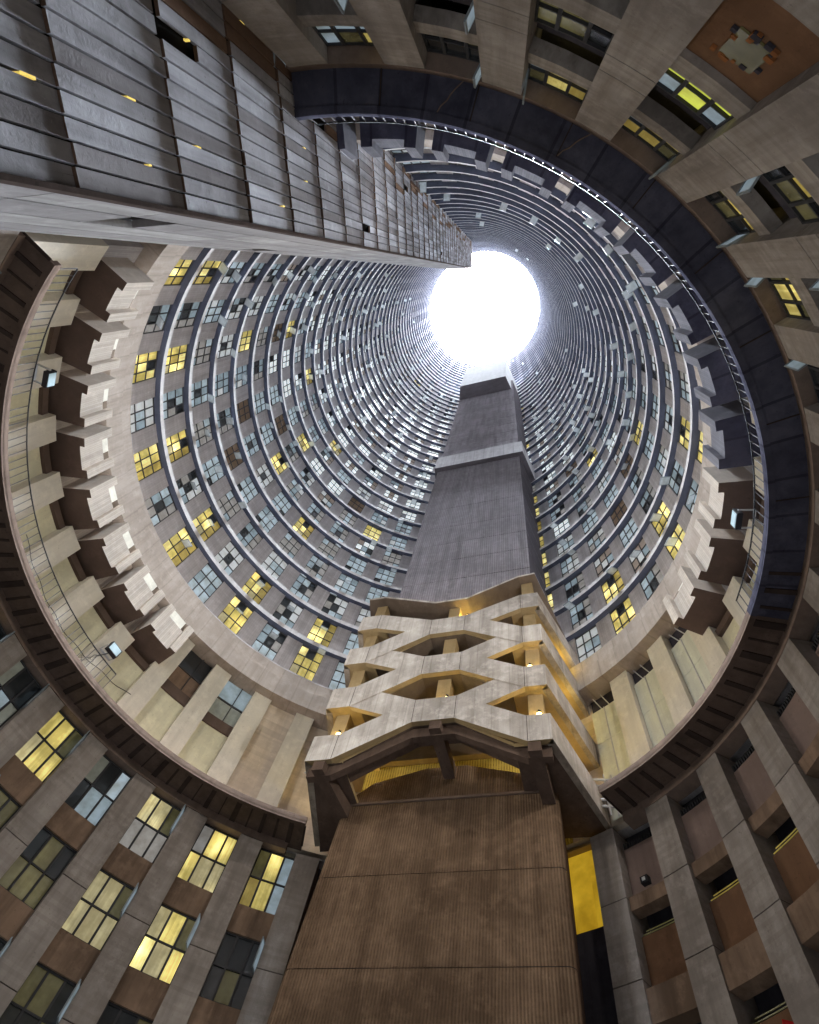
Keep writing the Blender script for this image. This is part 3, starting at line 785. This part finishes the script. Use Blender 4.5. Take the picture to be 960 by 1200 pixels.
# chevron roof of the gallery
q = MB()
for sa, za, sb, zb in ((SL, 25.78, -3.0, 25.78), (-3.0, 25.78, S1, 24.5), (S1, 24.5, S2, 24.5), (S2, 24.5, 3.6, 25.85), (3.6, 25.85, 4.4, 25.95)):
    fa = (sa - .27) / 4.1; fb = (sb - .27) / 4.1
    q.hexa([T(sa, 7.0, za), T(sa + fa * .9, 10.9, za), T(sb + fb * .9, 10.9, zb), T(sb, 7.0, zb), T(sa, 7.0, za + .14), T(sa + fa * .9, 10.9, za + .14), T(sb + fb * .9, 10.9, zb + .14), T(sb, 7.0, zb + .14)], 'ochre_dark', mats={5: 'gallery', 2: 'gallery', 3: 'gallery', 4: 'shaft'})
q.build('gallery_roof', lift)
q = MB()
for i in range(7):
    s = 1.35 + i * 0.36; tbox(q, s, s + .3, 9.6, 9.75, 23.3, 25.3, 'ochre')
q.build('slat_screen', lift)
# upper shaft
q = MB()
hs = [26.2, 29.7, 32.25, 34.8, 37.6, 41.3, 44.7, 47.8, 51.0, 54.0, 57.5, 61, 64.5, 68, 71.5, 75, 78.5, 82, 85.5, 89, 92]
def lean(h): return -3.14 - (h - 28) * 0.0075, 4.07 - (h - 28) * 0.0005
for h0, h1 in zip(hs, hs[1:]):
    a, b = lean(h0), lean(h1); g_ = 0.035
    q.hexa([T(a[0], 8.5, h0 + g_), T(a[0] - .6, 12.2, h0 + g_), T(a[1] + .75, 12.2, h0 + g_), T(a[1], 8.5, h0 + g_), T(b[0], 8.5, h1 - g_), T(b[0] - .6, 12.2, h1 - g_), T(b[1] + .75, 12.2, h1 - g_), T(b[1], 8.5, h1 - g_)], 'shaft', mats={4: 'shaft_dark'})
    q.hexa([T(a[0] + .03, 8.55, h1 - g_), T(a[0] - .57, 12.2, h1 - g_), T(a[1] + .72, 12.2, h1 - g_), T(a[1] - .03, 8.55, h1 - g_), T(a[0] + .03, 8.55, h1 + g_), T(a[0] - .57, 12.2, h1 + g_), T(a[1] + .72, 12.2, h1 + g_), T(a[1] - .03, 8.55, h1 + g_)], 'gap')
q.build('upper_shaft', lift)
q = MB(); q.hexa([T(-3.5, 8.1, 51.2), T(-4.1, 12.2, 51.2), T(5.3, 12.2, 51.2), T(4.4, 8.1, 51.2), T(-3.5, 8.1, 54.6), T(-4.1, 12.2, 54.6), T(5.3, 12.2, 54.6), T(4.4, 8.1, 54.6)], 'collar', mats={0: 'shaft_dark'})
q.build('mid_collar', lift)
BX0, BX1, BH0, BH1 = -3.1, 3.32, 84.9, 102.6
q = MB(); q.hexa([T(BX0, 6.6, BH0), T(-4.6, 12.0, BH0), T(4.6, 12.0, BH0), T(BX1, 6.6, BH0), T(BX0, 6.6, BH1), T(-4.6, 12.0, BH1), T(4.6, 12.0, BH1), T(BX1, 6.6, BH1)], 'white_conc', mats={0: 'shaft_dark'})
head = q.build('machine_room', lift)
for r in range(3):
    for c in range(3):
        s = BX0 + 0.9 + c * 1.95; h = BH0 + 4.4 + r * 4.6
        q = MB(); tbox(q, s, s + 1.5, 6.56, 6.595, h, h + 1.5, 'frame'); tbox(q, s, s + 1.5, 6.56, 6.595, h + 1.8, h + 2.4, 'g1'); q.build('window', head)

# gallery lamps (lit in the photo)
def bulb(s, d, h, label, e=60):
    p = T(s, d, h + GZ)
    t = thing('gallery_lamp', label, 'lamp', p, group='lit lamps on the zigzag gallery')
    q = MB(); n = 10
    for i in range(6):
        a0, a1 = math.pi * i / 6 - math.pi / 2, math.pi * (i + 1) / 6 - math.pi / 2
        for j in range(n):
            b0, b1 = 2 * math.pi * j / n, 2 * math.pi * (j + 1) / n
            f = lambda a, b: (0.10 * math.cos(a) * math.cos(b), 0.10 * math.cos(a) * math.sin(b), 0.10 * math.sin(a))
            q.face([f(a0, b0), f(a0, b1), f(a1, b1), f(a1, b0)], 'lamp')
    q.build('bulb', t, local=True)
    q = MB(); q.box(-.05, .05, -.05, .05, .10, .2, 'black'); q.build('lamp_holder', t, local=True)
    ld = bpy.data.lights.new('gallery_lamp_light', 'POINT'); ld.energy = e; ld.color = (1.0, 0.70, 0.14); ld.shadow_soft_size = 0.12
    lo = bpy.data.objects.new('lamp_light', ld); col.objects.link(lo); lo.parent = t; lo.location = (0, 0, -0.02)
bulb(0.75, 7.34, 17.85, 'glowing lamp at the centre of the zigzag gallery, under the middle hexagon', 110)
bulb(4.05, 7.3, 16.45, 'glowing lamp at the right end of the lowest gallery parapet', 140)
bulb(-3.1, 7.3, 16.45, 'glowing lamp at the left end of the lowest gallery parapet', 110)
bulb(3.85, 7.3, 19.1, 'small lamp at the right end of the gallery one flight above the lowest parapet', 120)
bulb(1.15, 7.6, 23.9, 'glowing lamp just under the gallery roof beside the centre column', 220)
def glow(s_, d, h, e):        # lamps out of sight whose light the photo shows
    ld = bpy.data.lights.new('gallery_glow', 'POINT'); ld.energy = e; ld.color = (1.0, 0.70, 0.14); ld.shadow_soft_size = 0.15
    lo = bpy.data.objects.new('gallery_glow', ld); col.objects.link(lo); lo.parent = lift; lo.location = T(s_, d, h + GZ) - LOC[lift.name]
glow(-2.2, 9.8, 15.5, 150); glow(3.2, 9.8, 15.4, 150); glow(4.7, 9.6, 19.6, 38); glow(4.8, 9.6, 22.4, 38)


# ================================================================== clad service shaft (upper left)
e1 = Vector((-3.68, -7.58, 0)); fd = Vector((math.cos(R_(247.4)), math.sin(R_(247.4)), 0)); fn = Vector((-fd.y, fd.x, 0))   # fn looks to the camera side
if fn.dot(eye - e1) < 0: fn = -fn
clad = thing('clad_shaft', 'service shaft clad in long grey concrete planks with open joints, jutting in from the left', 'tower', (-6, -8, 0))
TOP = 98.0; PHT = 2.41; FW = 3.72; NPL = 16; PW = FW / NPL
q = MB()
b0, b1 = e1 - fn * 0.10, e1 + fd * (FW + .3) - fn * 0.10
q.hexa([(b0.x, b0.y, -1.6), (b1.x, b1.y, -1.6), (b1.x - fn.x * .1, b1.y - fn.y * .1, -1.6), (b0.x - fn.x * .1, b0.y - fn.y * .1, -1.6), (b0.x, b0.y, TOP), (b1.x, b1.y, TOP), (b1.x - fn.x * .1, b1.y - fn.y * .1, TOP), (b0.x - fn.x * .1, b0.y - fn.y * .1, TOP)], 'gap')
q.build('backing', clad)
q = MB(); gold = MB()
rr = random.Random(11)
nf = int((TOP + 1.6) / PHT) + 1
holes = {(5, 9), (4, 13), (8, 11), (10, 2), (14, 12), (21, 2), (5, 14)}
for f in range(nf):
    h0 = -1.6 - 1.25 + f * PHT
    for p in range(NPL):
        u0, u1 = p * PW + 0.016, (p + 1) * PW - 0.016
        jit = rr.uniform(-.06, .06)
        z0, z1 = max(-1.6, h0 + jit), min(TOP, h0 + PHT + jit - 0.012)
        if z1 <= z0: continue
        if (f, p) in holes:
            z0 = z0 + PHT * 0.45
        # every storey's planks lean out a little over the one below
        y0, y1 = rr.uniform(0.0, .012), 0.034 + rr.uniform(0, .014)
        A = e1 + fd * u0; B = e1 + fd * u1
        m = rr.choice(['plank', 'plank', 'plank_b', 'plank_c']) if not (p > 10 and rr.random() < (0.5 if f < 9 else 0.15)) else 'plank_brown'
        i0, i1 = fn * (y1 - .06), fn * y1
        o0, o1 = fn * (y0 - .06), fn * y0
        q.hexa([(*(A + i1).xy, z0), (*(B + i1).xy, z0), (*(B + i0).xy, z0), (*(A + i0).xy, z0), (*(A + o1).xy, z1), (*(B + o1).xy, z1), (*(B + o0).xy, z1), (*(A + o0).xy, z1)], m, mats={0: 'plank_brown'})
        if f < 8 and rr.random() < 0.26:
            zz = rr.uniform(z0, z1 - .35); c0 = A - fd * 0.020; c1 = A + fd * 0.008; ln = rr.uniform(.06, .22)
            gold.hexa([(*(c0 - fn * -.012).xy, zz), (*(c1 - fn * -.012).xy, zz), (*(c1 - fn * .06).xy, zz), (*(c0 - fn * .06).xy, zz), (*(c0 - fn * -.012).xy, zz + ln), (*(c1 - fn * -.012).xy, zz + ln), (*(c1 - fn * .06).xy, zz + ln), (*(c0 - fn * .06).xy, zz + ln)], 'gold')
q.build('front_cladding', clad); gold.build('lit_gap', clad)
# curved side face back to the drum
w2 = P(-154.4, 12.2, 0)
sd = []
NS = 9
for i in range(NS + 1):
    t = i / NS; p = e1.lerp(w2, t); sdn = Vector((e1.y - w2.y, w2.x - e1.x, 0)).normalized()
    if sdn.y < 0: sdn = -sdn
    sd.append(p + sdn * (0.30 * math.sin(math.pi * min(1, t * 1.0))))
q = MB()
for f in range(nf):
    h0 = -1.6 - 1.25 + f * PHT; z0, z1 = max(-1.6, h0), min(TOP, h0 + PHT - 0.025)
    if z1 <= z0: continue
    for i in range(NS):
        A, B = sd[i], sd[i + 1]; dvec = (B - A).normalized(); A2, B2 = A + dvec * .03, B - dvec * .03
        if f in (5, 9) and i == (1 if f == 5 else 3): z0b = z0 + 1.3
        else: z0b = z0
        inn = Vector((sdn.x, sdn.y, 0)) * -0.12
        q.hexa([(*A2.xy, z0b), (*(A2 + inn).xy, z0b), (*(B2 + inn).xy, z0b), (*B2.xy, z0b), (*A2.xy, z1), (*(A2 + inn).xy, z1), (*(B2 + inn).xy, z1), (*B2.xy, z1)], rr.choice(['plank_side', 'plank_side', 'plank_side_b']))
q.build('side_cladding', clad)
q = MB()
for i in range(NS):
    A, B = sd[i] - sdn * .13, sd[i + 1] - sdn * .13
    q.face([(*A.xy, -1.6), (*B.xy, -1.6), (*B.xy, TOP), (*A.xy, TOP)], 'gap')
q.face([(*p.xy, TOP) for p in sd] + [(*(e1 + fd * FW).xy, TOP)], 'plank')
q.build('inner_lining', clad)
q = MB(); A = e1 + fn * .03
q.hexa([(*(A + fn * .05).xy, -1.6), (*(A - fd * .06 + fn * .05).xy, -1.6), (*(A - fd * .06 - fn * .1).xy, -1.6), (*(A - fn * .1).xy, -1.6),
        (*(A + fn * .05).xy, TOP), (*(A - fd * .06 + fn * .05).xy, TOP), (*(A - fd * .06 - fn * .1).xy, TOP), (*(A - fn * .1).xy, TOP)][::1], 'rib')
q.build('corner_trim', clad)

# ================================================================== small things
def floodlight(a, r, h, aim, label, e):
    p = P(a, r, h + GZ); t = thing('floodlight', label, 'floodlight', p, R_(a + 90))
    q = MB(); q.box(-.26, .26, 0.02, .18, -.2, .2, 'black'); q.build('housing', t, local=True)
    q = MB(); q.box(-.22, .22, .182, .2, -.16, .16, 'lens'); q.build('lens', t, local=True)
    q = MB(); q.box(-.3, -.27, -.35, .1, -.04, .04, 'metal'); q.box(.27, .3, -.35, .1, -.04, .04, 'metal'); q.box(-.3, .3, -.39, -.351, -.04, .04, 'metal'); q.build('bracket', t, local=True)
    ld = bpy.data.lights.new('floodlight_beam', 'SPOT'); ld.energy = e; ld.color = (1.0, 0.92, 0.80); ld.spot_size = R_(150); ld.spot_blend = 0.9; ld.shadow_soft_size = 0.25
    lo = bpy.data.objects.new('floodlight_beam', ld); col.objects.link(lo); lo.parent = t; lo.location = (0, .35, 0)
    d = Vector(aim) + Vector((0, 0, GZ)) - p
    lo.rotation_euler = (Matrix.Rotation(-R_(a + 90), 4, 'Z') @ d.to_track_quat('-Z', 'Y').to_matrix().to_4x4()).to_euler()
floodlight(-176.4, 11.3, 17.3, (9, 6, 19), 'square floodlight on the upper left pilaster above the ring walkway', 1900)
floodlight(131.1, 11.35, 17.0, (8, -4, 19), 'square floodlight on the lower left pilaster with dangling wires', 1700)
floodlight(-24.0, 11.1, 17.6, (-7, 8, 18), 'square floodlight beside the dark boxes on the right', 2600)
t = thing('hanging_cable', 'thin black cable sagging along the pale left pilasters above the ring', 'cable', P(145, 11.3, 15 + GZ))
q = MB(); q.tube([P(158 - i * 0.95, 11.3 + 0.01 * math.sin(i * .4), 16.0 - 0.35 * math.sin(math.pi * i / 37) + i * 0.008 + 0.04 * math.sin(i * .9)) for i in range(38)], 0.013, 'cable', 5); q.build('wire', t)
t = thing('loose_wires', 'tangle of thin wires hanging below the lower left floodlight', 'cable', P(131, 11.5, 16 + GZ))
q = MB()
for i in range(4):
    rr = random.Random(i); q.tube([P(131 + rr.uniform(-.3, .3) + j * rr.uniform(.2, .6), 11.45, 17.0 - j * 0.22 + 0.1 * rr.random()) for j in range(7)], 0.007, 'cable', 4)
q.build('wire', t)
# pipe rack at the right end of the lowest gallery
t = thing('pipe_rack', 'stack of short white pipes at the right end of the lowest gallery', 'pipe rack', T(5.6, 10.6, 15.3 + GZ))
q = MB()
for i in range(5): q.tube([T(5.35, 10.3, 15.4 + i * .28), T(6.15, 10.5, 15.5 + i * .28)], 0.045, 'metal', 6)
q.build('pipe', t); q = MB(); q.tube([T(5.75, 10.4, 15.1), T(5.75, 10.4, 16.8)], 0.03, 'metal', 6); q.tube([T(6.0, 10.45, 15.1), T(6.0, 10.45, 16.8)], 0.03, 'metal', 6); q.build('upright', t)
t = thing('pipe_rack', 'pair of grey pipes sticking out beside the left end of the gallery', 'pipe rack', T(-4.2, 9, 16.5 + GZ))
q = MB()
for i in range(2): q.tube([T(-4.0, 8.6, 16.5 + i * .25), T(-5.0, 9.0, 16.6 + i * .25)], 0.035, 'metal', 6)
q.build('pipe', t)
t = thing('fluorescent_tube', 'bright white fluorescent tube on the wall beside the yellow window, lower left', 'lamp', P(92.3, 11.95, 10.0 + GZ))
q = MB(); q.tube([Vector((*LC, 0)) + P(91.6, 11.98, 9.9), Vector((*LC, 0)) + P(91.6, 11.98, 11.0)], 0.035, 'tube', 6); q.build('tube', t)
q = MB(); p = P(91.3, 12.0, 0); q.tube([Vector((*LC, 0)) + P(91.3, 12.01, 9.85), Vector((*LC, 0)) + P(91.3, 12.01, 11.05)], 0.03, 'metal', 4); q.build('batten', t)
t = thing('wall_lamp', 'small black lamp with white lens on a dusty panel right of the lift shaft', 'lamp', P(24, 12.0, 12.6 + GZ), R_(114))
q = MB(); q.box(-.12, .12, 0, .16, -.1, .1, 'black'); q.build('housing', t, local=True); q = MB(); q.box(-.05, .05, .162, .18, -.05, .05, 'metal'); q.build('lens', t, local=True)
for i, (a_, lab) in enumerate(((8.9, 'crumpled red cloth hanging in the bottom right bay'),)):
    t = MB(); rr = random.Random(4)
    G = [[Vector((*LC, 0)) + P(lt(10.0) + x * .55, 12.05 + 0.10 * math.sin(x * 2.1 + y) + .05 * y, 8.4 - 0.28 * y + 0.08 * math.sin(x * 1.7)) for x in range(8)] for y in range(5)]
    for y in range(4):
        for x in range(7): t.face([G[y][x], G[y][x + 1], G[y + 1][x + 1], G[y + 1][x]], 'red')
    o = t.build('red_cloth'); tag(o, lab, 'cloth')
for a_, lab in ((-98.5, 'thin pale conduit on the ring underside nearest the clad shaft'), (-84.2, 'thin pale conduit crossing the ring underside right of the wide pilaster')):
    q = MB(); q.tube([P(a_ + .4 * i + random.Random(i).uniform(-.1, .1), 10.95 + .12 * i, 14.92) for i in range(8)], 0.014, 'edge', 5)
    o = q.build('conduit'); tag(o, lab, 'pipe')

# ================================================================== sky, sun, camera
w = bpy.data.worlds.new('World'); scene.world = w; w.use_nodes = True
nt = w.node_tree; nt.nodes.clear()
out = N(nt, 'ShaderNodeOutputWorld'); bg = N(nt, 'ShaderNodeBackground'); L(nt, bg.outputs[0], out.inputs[0])
sky = N(nt, 'ShaderNodeTexSky', sky_type='NISHITA'); sky.sun_disc = False
SUN_EL, SUN_ROT = 89.6, 40.0
sky.sun_elevation = R_(SUN_EL); sky.sun_rotation = R_(SUN_ROT); sky.dust_density = 4; sky.air_density = 1.0
tc = N(nt, 'ShaderNodeTexCoord')
cl = ramp(nt, noise(nt, tc.outputs['Generated'], 3.0, 5, 0.6), 0.2, 0.6, (0.85, 0.85, 0.85), (1, 1, 1))
white = N(nt, 'ShaderNodeMix', data_type='RGBA'); white.inputs[0].default_value = 0.75
L(nt, sky.outputs[0], white.inputs[6])
scl = N(nt, 'ShaderNodeVectorMath', operation='SCALE'); scl.inputs['Scale'].default_value = 9.0; L(nt, cl, scl.inputs[0])
tint = mixc(nt, 1.0, scl.outputs[0], (0.86, 0.94, 1.10), 'MULTIPLY')
L(nt, tint, white.inputs[7]); L(nt, white.outputs[2], bg.inputs[0])
WORLD = 3.2
bg.inputs[1].default_value = WORLD
ld = bpy.data.lights.new('sun', 'SUN'); ld.energy = 170.0; ld.angle = R_(10); ld.color = (0.80, 0.90, 1.0)
so = bpy.data.objects.new('sun', ld); col.objects.link(so)
el, az = R_(SUN_EL), R_(SUN_ROT)
dv = Vector((math.sin(az) * math.cos(el), math.cos(az) * math.cos(el), math.sin(el)))
so.rotation_euler = (-dv).to_track_quat('-Z', 'Y').to_euler(); so.location = (0, 0, 200)

cam = bpy.data.cameras.new('camera'); co = bpy.data.objects.new('camera', cam); col.objects.link(co)
F, e_, r_ = 701.6942, 1.1672, 0.3743
f = Vector((0, math.cos(e_), math.sin(e_))); u = Vector((0, -math.sin(e_), math.cos(e_))); rt = Vector((1, 0, 0))
X = math.cos(r_) * rt + math.sin(r_) * u; Y = -math.sin(r_) * rt + math.cos(r_) * u
mtx = Matrix((X, Y, -f)).transposed().to_4x4(); mtx.translation = eye + Vector((0, 0, GZ)); co.matrix_world = mtx
cam.sensor_fit = 'HORIZONTAL'; cam.sensor_width = 36.0; cam.lens = 36.0 * F / 960.0
cam.clip_start = 0.05; cam.clip_end = 2000
scene.camera = co
scene.view_settings.view_transform = 'Standard'; scene.view_settings.look = 'None'; scene.view_settings.exposure = 0
scene.cycles.use_denoising = True
scene.cycles.max_bounces = 10; scene.cycles.diffuse_bounces = 8; scene.cycles.glossy_bounces = 3
scene.cycles.sample_clamp_indirect = 6.0
